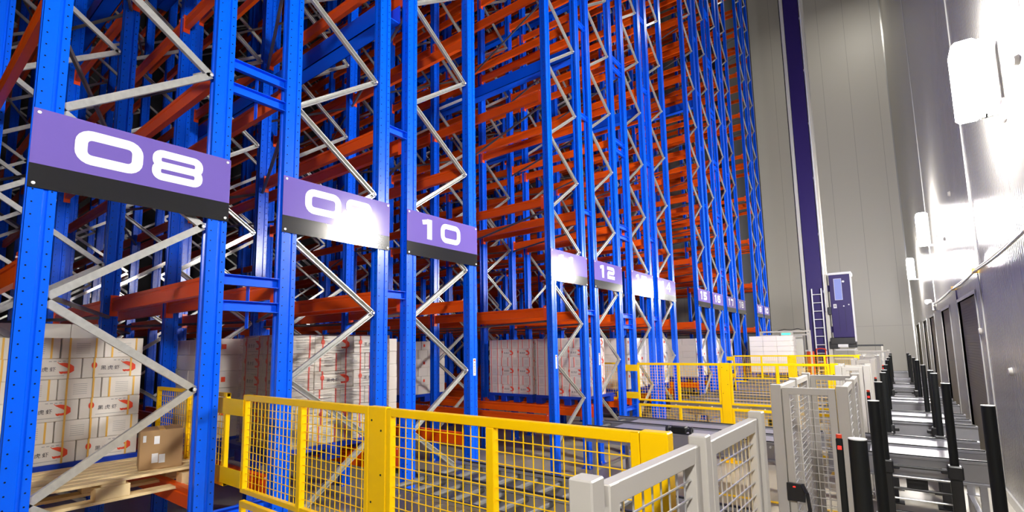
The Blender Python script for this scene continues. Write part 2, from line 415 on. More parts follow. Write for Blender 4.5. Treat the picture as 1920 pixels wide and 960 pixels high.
# long blue tie beams between neighbouring rows
for a, b, zs in (('09', '10', (H+3.75, H+7.3)), ('11', '12', (H+5.3, H+8.8)), ('13', '14', (H+5.3, H+8.8)), ('08', '09', (H+5.3,)), ('15', '16', (H+7.2,))):
    ya, yb = ROWS[a][1], ROWS[b][0]
    for z in zs:
        thing('tie_beam', 'long dark blue tie beam running back between racks %s and %s, %s one' % (a, b, 'lower' if z == zs[0] else 'upper'), 'beam', (X0-.1, (ya+yb)/2, z), 0, 'tie beams between racks',
              M().m('blue').box(-BL*3, 0, -.09, .09, -.16, -.15).box(-BL*3, 0, -.09, -.082, -.16, .06).box(-BL*3, 0, .082, .09, -.16, .06).mesh('tie_beam'))

# ------------------------------------------------------------------ number signs
def arc(cx, cy, r, a0, a1, n=5):
    return [(cx+r*math.cos(math.radians(a0+(a1-a0)*i/n)), cy+r*math.sin(math.radians(a0+(a1-a0)*i/n))) for i in range(n+1)]
def ribbon(m, pts, t, x, closed=False):
    n = len(pts); L_, R_ = [], []
    for i in range(n):
        if closed: a, b = pts[i-1], pts[(i+1) % n]
        else: a, b = pts[max(i-1, 0)], pts[min(i+1, n-1)]
        p = pts[i]
        d1 = Vector((p[0]-a[0], p[1]-a[1])); d2 = Vector((b[0]-p[0], b[1]-p[1]))
        if d1.length < 1e-6: d1 = d2
        if d2.length < 1e-6: d2 = d1
        d1.normalize(); d2.normalize(); d = (d1+d2); d.normalize()
        k = 1/max(.5, abs(d.dot(d1)))
        nx, ny = -d.y*t/2*k, d.x*t/2*k
        L_.append((p[0]+nx, p[1]+ny)); R_.append((p[0]-nx, p[1]-ny))
    seg = n if closed else n-1
    V = [(x, p[0], p[1]) for p in L_]+[(x, p[0], p[1]) for p in R_]+[(x-.0015, p[0], p[1]) for p in L_]+[(x-.0015, p[0], p[1]) for p in R_]
    F = []
    for i in range(seg):
        j = (i+1) % n
        F += [(i, j, n+j, n+i), (2*n+i, 2*n+j, j, i), (n+i, n+j, 3*n+j, 3*n+i)]
    m.add(V, F)
def digit(m, ch, y, w, h, t, x, z):
    """wide square-cornered numeral, lower-left corner at (y,z)"""
    a, b = t/2, w-t/2; c, d = t/2, h-t/2; mid = h/2; r = min(.055, (d-c)/2, (b-a)/2); rs = min(.035, (d-mid)/2)
    S = lambda P: [(y+p, z+q) for p, q in P]
    def rr_(a, b, c, d, r): return arc(a+r, c+r, r, 180, 270)+arc(b-r, c+r, r, 270, 360)+arc(b-r, d-r, r, 0, 90)+arc(a+r, d-r, r, 90, 180)
    if ch == '0': ribbon(m, S(rr_(a, b, c, d, r)), t, x, True)
    elif ch == '8':
        ribbon(m, S(rr_(a, b, mid, d, rs)), t*.9, x, True); ribbon(m, S(rr_(a, b, c, mid, rs)), t*.9, x+.0008, True)
    elif ch == '1':
        ribbon(m, S([(w-t*.6, 0), (w-t*.6, h)]), t*1.15, x); ribbon(m, S([(w-t*2.3, h-t*.75), (w-t*1.0, h-t*.45)]), t*.8, x+.0008)
    elif ch == '2':
        ribbon(m, S([(a-.0, d-.03), (a, d-.001)]+[(a+.02, d)]+arc(b-rs, d-rs, rs, 90, 0)+arc(b-rs, mid+rs, rs, 0, -90)+arc(a+rs, mid-rs, rs, 90, 180)+[(a, c), (w, c)]), t, x)
    elif ch == '3':
        ribbon(m, S([(0, d)]+arc(b-rs, d-rs, rs, 90, 0)+arc(b-rs, mid+rs, rs, 0, -90)+[(t, mid)]), t, x)
        ribbon(m, S([(t, mid)]+arc(b-rs, mid-rs, rs, 90, 0)+arc(b-rs, c+rs, rs, 0, -90)+[(0, c)]), t, x+.0008)
    elif ch == '4':
        ribbon(m, S([(b-t*.6, 0), (b-t*.6, h)]), t, x); ribbon(m, S([(b-t*.9, d), (a, mid-.035), (w, mid-.035)]), t*.8, x+.0008)
    elif ch == '5':
        ribbon(m, S([(w, d), (a, d), (a, mid+.005)]+arc(b-rs, mid+.0-rs, rs, 90, 0)+arc(b-rs, c+rs, rs, 0, -90)+[(0, c)]), t, x)
    elif ch == '6':
        ribbon(m, S([(w-.02, d)]+arc(a+r, d-r, r, 90, 180)+[(a, mid)]), t, x); ribbon(m, S(rr_(a, b, c, mid+.01, rs)), t*.9, x+.0008, True)
    elif ch == '7':
        ribbon(m, S([(0, d), (b, d), (b, d-.03), (b-.07, 0)]), t, x)
    elif ch == '9':
        ribbon(m, S([(.02, c)]+arc(b-r, c+r, r, -90, 0)+[(b, mid)]), t, x); ribbon(m, S(rr_(a, b, mid-.01, d, rs)), t*.9, x+.0008, True)
for num, (y0, y1) in ROWS.items():
    W = y1-y0
    t = thing('number_sign', 'purple and black sign bearing white number %s across a rack end' % num, 'sign', (X0, y0-.005, H+.985), 0, 'row number signs')
    link('sign_board', M().m('purple').box(.004, .010, 0, W+.01, .145, .485).mesh('sign_board'), t, label='purple upper board')
    link('lower_band', M().m('signblack').box(.004, .010, 0, W+.01, 0, .1445).mesh('lower_band'), t, label='black lower band')
    dm = M().m('signwhite')
    if num[0] == '0': digit(dm, '0', .195, .355, .222, .062, .0125, .205)
    else: digit(dm, '1', .20, .155, .222, .062, .0125, .205)
    x2 = .60 if num[0] == '0' else .49
    digit(dm, num[1], x2, (.155 if num[1] == '1' else .32 if num[1] in '08' else .29), .222, .058, .0125, .205)
    link('number', dm.mesh('number'), t, label='white number %s' % num)
    b = M().m('bolt')
    for yy in (.025, W-.015):
        for zz in (.025, .46): b.cyl((.010, yy, zz), (.016, yy, zz), .010, 8)
    link('screws', b.mesh('screws'), t)

# ------------------------------------------------------------------ wire mesh fences
def wire_grid_y(m, x0, x1, z0, z1, p, r, key):      # in a plane y=0
    m.m(key)
    n = max(1, round((x1-x0)/p))
    for i in range(1, n): x = x0+(x1-x0)*i/n; m.box(x-r, x+r, -r, r, z0, z1)
    n = max(1, round((z1-z0)/p))
    for i in range(1, n): z = z0+(z1-z0)*i/n; m.box(x0, x1, -2.6*r, -.6*r, z-r, z+r)
def yellow_fence(Y, dz, label):
    t = thing('safety_fence', label, 'fence', (0, Y, 0), 0, 'yellow mesh safety fences')
    zt = H-.315+dz
    link('post', M().m('yellow').cbox(-2.32, -2.175, -.0205, .0205, 0, zt+.004, .004).m('black').cyl((-2.21, -.021, zt-.12), (-2.21, -.023, zt-.12), .006, 8).cyl((-2.29, -.021, zt-.07), (-2.29, -.023, zt-.07), .006, 8)
         .cyl((-2.21, -.021, zt-.35), (-2.21, -.023, zt-.35), .006, 8).cyl((-2.29, -.021, zt-.50), (-2.29, -.023, zt-.50), .006, 8).mesh('post'), t, label='wide yellow middle post')
    link('post', M().m('yellow').cbox(-.745, -.64, -.028, .028, 0, zt+.006, .004).m('black').cyl((-.70, -.029, zt-.16), (-.70, -.031, zt-.16), .009, 10).mesh('post'), t, label='wide yellow end post')
    link('foot_plate', M().m('yellow').box(-.84, -.60, -.10, .10, 0, .012).box(-2.40, -2.10, -.10, .10, 0, .012).mesh('foot_plate'), t)
    zm = zt-.69; zm2 = zt-.745; zb = .22
    for x0, x1, xm in ((-3.80, -2.325, -3.03), (-2.17, -.75, -1.455)):
        for za, zc in ((zt, zm), (zm2, zb)):
            f = M().m('yellow'); s = .042
            f.cbox(x0, x1, -.018, .018, za-s, za, .003).cbox(x0, x1, -.018, .018, zc, zc+.032, .003)
            f.cbox(x0, x0+.035, -.019, .019, zc+.001, za-.001, .003).cbox(x1-.035, x1, -.019, .019, zc+.001, za-.001, .003)
            f.cbox(xm-.022, xm+.022, -.02, .02, zc+.001, za-s, .003)
            o = link('fence_panel', f.mesh('fence_panel'), t)
            g = M(); wire_grid_y(g, x0+.03, x1-.03, zc+.03, za-s, .050, .0019, 'yellow')
            link('wire_mesh', g.mesh('wire_mesh'), o, (0, .004, 0))
    # narrow panel inside the rack gap, with flat link bars
    f = M().m('yellow'); x0, x1 = -5.55, -4.08
    f.cbox(x0, x1, -.015, .015, zt-.03, zt, .003).cbox(x0, x1, -.015, .015, zm, zm+.03, .003).cbox(x1-.03, x1, -.016, .016, zm-.0, zt, .003).cbox(x0, x0+.03, -.016, .016, zm, zt, .003).cbox(-4.85, -4.82, -.016, .016, zm, zt, .003)
    o = link('fence_panel', f.mesh('fence_panel'), t, label='short yellow panel inside the gap between racks')
    g = M(); wire_grid_y(g, x0+.03, x1-.03, zm+.03, zt-.03, .050, .0019, 'yellow'); link('wire_mesh', g.mesh('wire_mesh'), o)
    link('link_bar', M().m('yellow').cbox(-4.22, -3.78, -.028, -.021, zt-.155, zt-.035, .002).mesh('link_bar'), t)
    link('link_bar', M().m('yellow').cbox(-4.22, -3.78, -.028, -.021, zm+.03, zm+.15, .002).mesh('link_bar'), t)
yellow_fence(1.75, 0, 'yellow wire mesh safety fence nearest the camera, between racks 08 and 09')
yellow_fence(8.86, -.02, 'yellow wire mesh safety fence in the middle distance, between racks 12 and 13')
yellow_fence(16.05, -.055, 'yellow wire mesh safety fence farthest away, between racks 16 and 17')

# ------------------------------------------------------------------ grey gates
def grey_panel(t, p0, p1, zt, zb=.12, name='gate_panel', fr=.05):
    """framed wire panel from p0 to p1 (x,y); local x along the panel"""
    d = Vector((p1[0]-p0[0], p1[1]-p0[1])); L_ = d.length; a = math.atan2(d.y, d.x)
    f = M().m('grey'); h = .02
    f.cbox(0, L_, -h, h, zt-fr*1.1, zt, .003).cbox(0, L_, -h, h, zb, zb+fr, .003).cbox(0, fr, -h-.001, h+.001, zb, zt-.001, .003).cbox(L_-fr, L_, -h-.001, h+.001, zb, zt-.001, .003)
    o = link(name, f.mesh(name), t, (p0[0], p0[1], 0), (0, 0, a))
    g = M(); wire_grid_y(g, fr-.01, L_-fr+.01, zb+fr-.01, zt-fr, .055, .0022, 'wire'); link('wire_mesh', g.mesh('wire_mesh'), o)
    return o
def gpost(t, x, y, zt, s=.04, plate=True):
    p = link('post', M().m('grey').cbox(-s, s, -s, s, 0, zt, .004).mesh('post'), t, (x, y, 0))
    link('foot_plate', M().m('grey').box(-s-.04, s+.04, -s-.04, s+.04, 0, .01).mesh('foot_plate'), p)
ZG = H-.33
t = thing('gate_fence', 'light grey framed mesh fence at the bottom, crossing in front of the nearest yellow fence', 'fence', (0, 0, 0), 0, 'grey mesh fences')
gpost(t, -.60, 1.07, ZG+.02, .032); gpost(t, -.545, 1.765, ZG+.02, .03); gpost(t, -.51, 2.49, ZG+.02, .03)
grey_panel(t, (-.585, 1.12), (-.55, 1.72), ZG-.005); grey_panel(t, (-.54, 1.81), (-.515, 2.45), ZG-.005)
def cage(x0, x1, y0, y1, label, handle=True):
    t = thing('mesh_cage', label, 'cage', (0, 0, 0), 0, 'grey mesh gate enclosures')
    for x, y in ((x0, y0), (x1, y0), (x0, y1), (x1, y1)): gpost(t, x, y, ZG+.02, .035)
    grey_panel(t, (x0+.04, y0), (x1-.04, y0), ZG, fr=.045)
    grey_panel(t, (x0+.04, y1), (x1-.04, y1), ZG, fr=.045)
    ym = (y0+y1)/2
    for x in (x0, x1):
        if y1-y0 > 1.3:
            gpost(t, x, ym, ZG+.02, .03)
            grey_panel(t, (x, y0+.04), (x, ym-.035), ZG, fr=.045); grey_panel(t, (x, ym+.035), (x, y1-.04), ZG, fr=.045)
        else: grey_panel(t, (x, y0+.04), (x, y1-.04), ZG, fr=.045)
    if handle:
        m = M().m('blackmetal').box(x0+.03, x0+.14, y0-.05, y0-.02, H-1.12, H-1.0)
        m.tube([(x0+.13, y0-.05, H-1.0), (x0+.16, y0-.09, H-1.05), (x0+.17, y0-.09, H-1.16), (x0+.14, y0-.05, H-1.22)], .012, 8)
        link('handle', m.mesh('handle'), t, label='black door handle')
        link('indicator', M().m('redled').box(x0+.07, x0+.085, y0-.054, y0-.05, H-1.026, H-1.018).mesh('indicator'), t, label='small red indicator')
cage(-.70, -.29, 4.15, 5.80, 'nearest grey mesh enclosure with a black handle, left of the black posts')
cage(-.56, -.26, 7.72, 8.30, 'second grey mesh enclosure, behind the conveyor past the nearest one')
cage(-.52, -.25, 10.3, 11.1, 'third grey mesh enclosure down the lane', False)
cage(-.50, -.23, 12.9, 14.2, 'fourth grey mesh enclosure down the lane', False)
cage(-.9, -.05, 19.6, 20.6, 'farthest grey mesh enclosure, right of the crane mast', False)

# ------------------------------------------------------------------ chain conveyors
def conveyor(x0, x1, ya, yb, zt, label, rollers=True, plates=True, legs=True, motor=None):
    t = thing('chain_conveyor', label, 'conveyor', (0, 0, 0), 0, 'chain conveyors')
    d_ = .21
    def rail(y):
        m = M().m('alu')
        pr = [(y-.03, zt), (y+.03, zt), (y+.03, zt-.02), (y+.012, zt-.03), (y+.012, zt-d_+.03), (y+.03, zt-d_+.02), (y+.03, zt-d_), (y-.03, zt-d_), (y-.03, zt-d_+.02), (y-.012, zt-d_+.03), (y-.012, zt-.03), (y-.03, zt-.02)]
        m.prism(pr, x0, x1, 'x')
        m.m('blackmetal').box(x0+.02, x1-.02, y-.010, y+.010, zt, zt+.012)
        return link('side_rail', m.mesh('side_rail'), t)
    ys = (ya, (ya+yb)/2, yb)
    for y in ys: rail(y)
    if rollers:
        n = int((x1-x0)/.22)
        for i in range(n):
            x = x0+.11+i*.22
            if i >= 40: break
            link('roller', M().m('roller').cyl((x, ya+.012, zt-.05), (x, yb-.012, zt-.05), .024, 10).m('bolt').cyl((x, ya-.045, zt-.05), (x, ya-.012, zt-.05), .012, 6).mesh('roller', True), t)
    if plates:
        link('cover_plate', M().m('plate').box(x0+.35, x1-.25, ya+.05, ys[1]-.05, zt-.02, zt-.012).mesh('cover_plate'), t)
        link('cover_plate', M().m('plate').box(x0+.35, x1-.25, ys[1]+.05, yb-.05, zt-.02, zt-.012).mesh('cover_plate'), t)
    if legs:
        n = max(2, int((x1-x0)/1.3)+1)
        for i in range(n):
            x = x0+.12+(x1-x0-.24)*i/(n-1)
            m = M().m('alu')
            for y in (ya, yb): m.box(x-.025, x+.025, y-.025, y+.025, .012, zt-d_).box(x-.06, x+.06, y-.06, y+.06, 0, .012)
            m.box(x-.02, x+.02, ya, yb, .25, .29)
            link('leg_frame', m.mesh('leg_frame'), t)
    if motor:
        for mx in motor:
            m = M().m('blackmetal').cyl((mx, ya+.12, zt-.24), (mx, ya+.42, zt-.24), .075, 14).box(mx-.08, mx+.08, ya+.04, ya+.14, zt-.33, zt-.13).cyl((mx, ya+.42, zt-.24), (mx, ya+.46, zt-.24), .06, 12)
            link('motor', m.mesh('motor', True), t)
    return t
ZC = H-1.10
conveyor(-3.50, -.75, 2.68, 3.66, ZC, 'roller conveyor under the nearest yellow fence, in front of racks 09 and 10', plates=False, motor=(-2.7,))
conveyor(-3.45, -.72, 6.20, 7.24, ZC, 'chain conveyor in front of racks 11 and 12, behind the nearest yellow fence', motor=(-2.4,))
conveyor(-.60, .68, 6.17, 7.35, ZC, 'chain conveyor nearest the camera between the black posts', rollers=False, motor=(.1,))
conveyor(-.60, .80, 8.65, 9.90, ZC, 'second chain conveyor between the black posts, ending at the steel wall', rollers=False)
conveyor(-3.45, -.75, 9.55, 10.7, ZC, 'chain conveyor behind the middle yellow fence, in front of racks 13 and 14', motor=(-1.7,))
conveyor(-3.40, .85, 11.3, 12.4, ZC, 'third conveyor across the lane, past the middle yellow fence', rollers=False)
conveyor(-3.40, .85, 14.75, 15.75, ZC, 'fourth conveyor across the lane, before the farthest yellow fence', rollers=False)
conveyor(-3.70, .85, 17.45, 18.65, ZC, 'fifth conveyor across the lane, carrying the plain wrapped stack', rollers=False)
conveyor(-1.2, .85, 21.5, 22.6, ZC, 'farthest conveyor across the lane, beyond the crane', rollers=False)
# black drive units seen on the second conveyor
t = thing('drive_unit', 'small black drive unit on the rail of the conveyor before racks 11 and 12', 'machine', (-2.15, 6.2, ZC), 0)
link('body', M().m('black').cbox(-.09, .09, -.05, .06, .014, .09, .01).mesh('body'), t)
link('shaft', M().m('blackmetal').cyl((-.16, 0, .05), (.16, 0, .05), .02, 10).cyl((-.16, 0, .05), (-.13, 0, .05), .045, 12).cyl((.13, 0, .05), (.16, 0, .05), .045, 12).mesh('shaft', True), t)

# ------------------------------------------------------------------ black guard posts
ordn = ['nearest', 'second', 'third', 'fourth', 'fifth', 'sixth', 'seventh', 'eighth', 'ninth', 'farthest']
for i, (xl, xr, y, ladder) in enumerate(((-.137, .52, 2.50, 0), (-.118, .437, 4.12, 1), (-.12, .372, 6.0, 1), (-.10, .386, 7.76, 1), (-.09, .39, 8.45, 0), (-.085, .39, 10.25, 1),
                                    (-.07, .40, 12.65, 1), (-.05, .40, 14.4, 1), (-.02, .40, 17.1, 1), (-.01, .41, 19.3, 1))):
    t = thing('guard_frame', '%s pair of black round posts guarding the lane beside the steel wall' % ordn[i], 'guard', (0, y, 0), 0, 'black guard post frames')
    zt = H-.40; zb = ZC-.05
    for sgn, x in ((-1, xl), (1, xr)):
        link('post', M().m('black').cyl((x, 0, zb), (x, 0, zt), .033, 18).mesh('post', True), t)
        link('post_cap', M().m('white').cyl((x, 0, zt), (x, 0, zt+.004), .033, 18).cyl((x, 0, zt+.004), (x, 0, zt+.0045), .02, 12).mesh('post_cap'), t, label='pale rim on the post top')
        link('clamp', M().m('blackmetal').cbox(x-.055, x+.055, -.05, .05, zb-.09, zb+.03, .012).cbox(x-.10 if sgn > 0 else x, x if sgn > 0 else x+.10, -.03, .03, zb-.05, zb-.01, .008).mesh('clamp'), t)
        link('stand', M().m('blackmetal').cbox(x-.042, x+.042, -.035, .035, .01, zb-.09, .006).box(x-.09, x+.09, -.08, .08, 0, .012).mesh('stand'), t)
    for k, dz in enumerate((.03, -.06, -.17, -.26, -.38) if ladder else (-.1,)):
        link('cross_bar', M().m('wire' if k % 2 else 'blackmetal').cyl((xl, -.02, zb-.05+dz), (xr, -.02, zb-.05+dz), .008 if k % 2 else .012, 8).mesh('cross_bar'), t)
# tall thin black sensors with red lamps
for i, (x, y, lab) in enumerate(((-.20, 2.50, 'nearest thin black sensor column with a red light, left of the nearest black post'), (-.165, 4.83, 'second thin black sensor column with a red light'),
                    (-.15, 6.55, 'third thin black sensor column with a red light'), (-.115, 9.85, 'farthest thin black sensor column with a red light'))):
    t = thing('sensor_column', lab, 'sensor', (x, y, 0), 0, 'red light sensor columns')
    link('column', M().m('black').cbox(-.012, .012, -.012, .012, .0, H-.40, .004).mesh('column'), t)
    link('lamp_cap', M().m('redled').cbox(-.007, .007, -.0135, -.012, H-.445, H-.43, .0004).m('red').cyl((0, 0, H-.40), (0, 0, H-.385), .011, 10).mesh('lamp_cap'), t, label='red light')

# ------------------------------------------------------------------ pallets and cartons
def plastic_pallet(x0, x1, y0, y1, zt, label, group='blue plastic pallets'):
    m = M().m('bluepl'); m.cbox(x0, x1, y0, y1, zt-.05, zt, .004)
    for i in range(4):
        for j in range(3):
            a = x0+(x1-x0-.13)*i/3; b = y0+(y1-y0-.14)*j/2; m.cbox(a, a+.13, b, b+.14, zt-.15, zt-.05, .004)
    o = link('plastic_pallet', m.mesh('plastic_pallet'), None, (0, 0, 0), None, label); o['category'] = 'pallet'; o['group'] = group
    return o
CH = .168
# local carton: long side .42 along y, .28 along x, printed on +x and -x; base z=0, centred
def text_mesh(body, size):
    c = bpy.data.curves.new('t', 'FONT'); c.body = body; c.size = size; c.extrude = 0; c.space_character = 1.35; c.resolution_u = 2
    o = bpy.data.objects.new('t', c); C.objects.link(o)
    me = bpy.data.meshes.new_from_object(o.evaluated_get(bpy.context.evaluated_depsgraph_get()))
    bpy.data.objects.remove(o); bpy.data.curves.remove(c)
    xs = [v.co.x for v in me.vertices]; ys = [v.co.y for v in me.vertices]
    cx, cy = (min(xs)+max(xs))/2, (min(ys)+max(ys))/2
    V = [(v.co.x-cx, v.co.y-cy) for v in me.vertices]; F = [tuple(p.vertices) for p in me.polygons]
    bpy.data.meshes.remove(me); return V, F
TV, TF = text_mesh('\u9ed1\u864e\u867e', .040)
def carton_label_mesh():
    m = M()
    for sx, s in ((.1408, 1), (-.1408, -1)):
        m.m('ink').add([(sx, s*p[0]-s*.02, .082+p[1]) for p in TV], TF)
        # shrimp: fat curved body, tail, feelers
        m.m('redink')
        # body: thick crescent, head up-left, tail curling back under
        ctr = [(.062, .126), (.090, .120), (.120, .108), (.143, .090), (.146, .070), (.128, .055), (.100, .052), (.080, .058)]
        wd = [.004, .026, .036, .036, .030, .022, .016, .008]
        V = []
        for i, p in enumerate(ctr):
            q = ctr[min(i+1, 7)]; o_ = ctr[max(i-1, 0)]; d = Vector((q[0]-o_[0], q[1]-o_[1])).normalized()
            V.append((sx, s*(p[0]-d.y*wd[i]/2), p[1]+d.x*wd[i]/2)); V.append((sx, s*(p[0]+d.y*wd[i]/2), p[1]-d.x*wd[i]/2))
        m.add(V, [(2*i, 2*i+1, 2*i+3, 2*i+2) for i in range(7)])
        m.add([(sx, s*.10, .050), (sx, s*.066, .064), (sx, s*.070, .048), (sx, s*.082, .042)], [(0, 1, 2, 3)])
        m.add([(sx, s*.075, .120), (sx, s*.050, .142), (sx, s*.056, .130)], [(0, 1, 2)])
        # lantern
        m.add([(sx, s*(-.13)+s*.019*math.cos(2*PI*i/12), .105+.027*math.sin(2*PI*i/12)) for i in range(12)], [tuple(range(12))])
        m.m('greyink')
        for k in range(4): m.add([(sx, s*(.00+k*.028), .142), (sx, s*(.018+k*.028), .142), (sx, s*(.018+k*.028), .148), (sx, s*(.00+k*.028), .148)], [(0, 1, 2, 3)])
        m.add([(sx, -s*.10, .026), (sx, s*.10, .026), (sx, s*.10, .030), (sx, -s*.10, .030)], [(0, 1, 2, 3)])
    for sy in (.2108, -.2108):
        m.m('greyink')
        for k in range(6): m.add([(-.045, sy, .04+k*.016), (.045, sy, .04+k*.016), (.045, sy, .043+k*.016), (-.045, sy, .043+k*.016)], [(0, 1, 2, 3)])
    return m.mesh('printed_label')
me_cbody = M().m('carton').cbox(-.137, .137, -.207, .207, 0, CH-.002, .004).mesh('carton_body')
me_clabel = carton_label_mesh()
def strap_mesh(key):
    m = M().m(key); e = .0012
    for y in (-.13, .125):
        m.box(-.14-e, .14+e, y-.006, y+.006, -.0, CH-.002+e)
    for x in (-.085, .085):
        m.box(x-.006, x+.006, -.21-e, .21+e, -.0, CH-.002+e)
    return m.mesh('strap')
me_strap = {'strapy': strap_mesh('strapy'), 'strapr': strap_mesh('strapr')}
CC = [0]
def carton(x, y, z, rz, label, group, strap, sc=1.0):
    o = link('carton', me_cbody, None, (x, y, z), (0, 0, rz), label, (sc, sc, 1)); o['category'] = 'box'; o['group'] = group
    link('printed_label', me_clabel, o); link('strap', me_strap[strap], o)
    CC[0] += 1
def load(cx, cy, z, rz, layers, label, group, strap, sc=1.0, faces_only=True, first=0, extra=0):
    """carton load: 1.12 along local y, .84 along local x, printed faces to +x"""
    ca, sa = math.cos(rz), math.sin(rz)
    for l in range(layers):
        P = []
        if (l+first) % 2 == 0:   # printed layer
            for ix in (-.28, 0, .28):
                P += [(ix, -.07, 0), (ix, .35, 0)]
            P += [(-.21, -.42, PI/2), (.21, -.42, PI/2)]
        else:
            for iy in range(4): P += [(-.21, -.42+iy*.28, PI/2), (.21, -.42+iy*.28, PI/2)]
        for px, py, r in P:
            j = (random.uniform(-.002, .002), random.uniform(-.002, .002))
            px2, py2 = (px+j[0])*sc, (py+j[1])*sc
            carton(cx+px2*ca-py2*sa, cy+px2*sa+py2*ca, z+l*CH, rz+r+random.uniform(-.004, .004), label, group, strap, sc)
ZP = H-.87
# bay 08: white printed cartons, on a blue pallet, behind the wooden pallet
plastic_pallet(-6.34, -5.38, .40, 1.60, ZP, 'blue plastic pallet under the printed cartons behind rack 08')
load(-5.82, 1.0, ZP, 0, 6, 'white carton with yellow straps in the stack behind rack 08', 'yellow strapped cartons behind rack 08', 'strapy')
# bay 08 wooden pallet
t = thing('wooden_pallet', 'pale pine pallet on the lower left, in rack 08 under the brown carton', 'pallet', (-4.47, .56, ZP-.02), 0)
for i in range(7):
    link('deck_board', M().m('wood').cbox(-.80+i*.118, -.80+i*.118+.095, 0, 1.24, -.02, 0, .002).mesh('deck_board'), t)
for yy in (0, .54, 1.10): link('stringer_board', M().m('wood').cbox(-.80, 0, yy, yy+.14, -.042, -.0205, .002).mesh('stringer_board'), t)
for yy in (0, .51, 1.04):
    for xx in (-.80, -.46, -.12):
        link('block', M().m('wood').cbox(xx, xx+.12, yy, yy+.20, -.13, -.0425, .004).mesh('block'), t)
for xx in (-.80, -.46, -.12): link('bottom_board', M().m('wood').cbox(xx, xx+.12, 0, 1.24, -.152, -.1305, .002).mesh('bottom_board'), t)
# brown carton on it
t = thing('brown_carton', 'plain brown cardboard box with white stickers, on the wooden pallet', 'box', (-4.72, 1.52, ZP-.02), math.radians(-14))
link('box_body', M().m('brown').cbox(-.12, .15, -.14, .14, 0, .295, .005).mesh('box_body'), t)
for a, b, c, d in ((-.05, -.015, .19, .25), (-.06, -.02, .05, .12), (-.015, .025, .045, .11), (-.12, -.10, .21, .26)): link('sticker', M().m('paper').box(.1505, .1515, a, b, c, d).mesh('sticker'), t, label='white sticker')
link('tape', M().m('strapy').box(-.1205, .1505, -.02, .02, .2945, .2962).mesh('tape'), t)
# bay 09: wrapped load
plastic_pallet(-5.32, -4.26, 2.22, 3.36, ZP, 'blue plastic pallet under the film wrapped cartons behind rack 09')
load(-4.70, 2.86, ZP, 0, 6, 'white carton with red straps, film wrapped, behind rack 09', 'red strapped cartons behind rack 09', 'strapr', first=1)
t = thing('stretch_wrap', 'clear glossy stretch film wrapped round the carton stack behind rack 09', 'film', (-4.70, 2.86, ZP), 0, None,
          M().m('film').prism([(-.435, -.575), (.435, -.575), (.435, .575), (-.435, .575)], .002, 6*CH+.01, 'z').mesh('stretch_wrap'))
# second load deeper in bay 09
# row 12: two loads side by side seen across the aisle
plastic_pallet(-6.26, -5.24, 7.46, 8.52, ZP, 'blue plastic pallet in rack 12, left of the neighbouring one')
plastic_pallet(-5.16, -4.14, 7.46, 8.52, ZP, 'blue plastic pallet in rack 12, next to the front posts')
load(-5.755, 7.46+.40, ZP, -PI/2, 6, 'carton in the left stack of rack 12', 'cartons in the left stack of rack 12', 'strapr', sc=.90)
load(-4.66, 7.46+.40, ZP, -PI/2, 6, 'carton in the right stack of rack 12', 'cartons in the right stack of rack 12', 'strapr', sc=.90, first=0)
# everything further: one carton stack each row as stuff
def far_stack(x0, x1, y0, y1, lay, m):
    nx = 3; ny = 3
    for l in range(lay):
        nx, ny = (3, 3) if l % 2 else (2, 4)
        for i in range(nx):
            for j in range(ny):
                a = x0+(x1-x0)*i/nx; b = y0+(y1-y0)*j/ny; jx = random.uniform(-.006, .006)
                m.m('carton').cbox(a+.002+jx, a+(x1-x0)/nx-.002+jx, b+.002, b+(y1-y0)/ny-.002, ZP+l*CH+.001, ZP+(l+1)*CH-.001, .004)
                m.m('redink')
                if l % 2: m.box(x1+.001+jx, x1+.003+jx, b+.05, b+.09, ZP+l*CH+.06, ZP+l*CH+.11)
FAR = ((-6.55, -5.5, 2.22, 3.3, 6), (-7.6, -6.55, .45, 1.55, 7), (-6.3, -5.3, 3.42, 4.4, 6), (-8.3, -7.2, 6.25, 7.2, 6), (-5.2, -4.15, 9.2, 10.2, 6), (-5.2, -4.15, 10.6, 11.5, 6), (-6.4, -5.4, 10.6, 11.5, 6), (-5.2, -4.1, 13.45, 14.4, 6), (-6.4, -5.4, 13.45, 14.4, 6),
       (-5.2, -4.1, 14.85, 15.8, 6), (-5.2, -4.1, 16.4, 17.3, 6))
FARLAB = ('in the second bay of rack 09', 'behind the yellow strapped cartons of rack 08', 'in the front bay of rack 10', 'in the second bay of rack 11', 'in the front bay of rack 13',
          'in the front bay of rack 14', 'in the second bay of rack 14', 'in the front bay of rack 15', 'in the second bay of rack 15', 'in the front bay of rack 16', 'in the front bay of rack 17')
m = M()
for i, (a, b, c, d, l) in enumerate(FAR):
    if l: far_stack(a, b, c, d, l, m)
o = link('carton', m.mesh('carton_far'), None); o['label'] = 'smaller distant carton stacks on the bottom level of racks 08 to 17'; o['category'] = 'boxes'; o['kind'] = 'stuff'
for i, (a, b, c, d, l) in enumerate(FAR):
    if l: plastic_pallet(a, b, c, d, ZP, 'blue plastic pallet under the distant carton stack %s' % FARLAB[i])

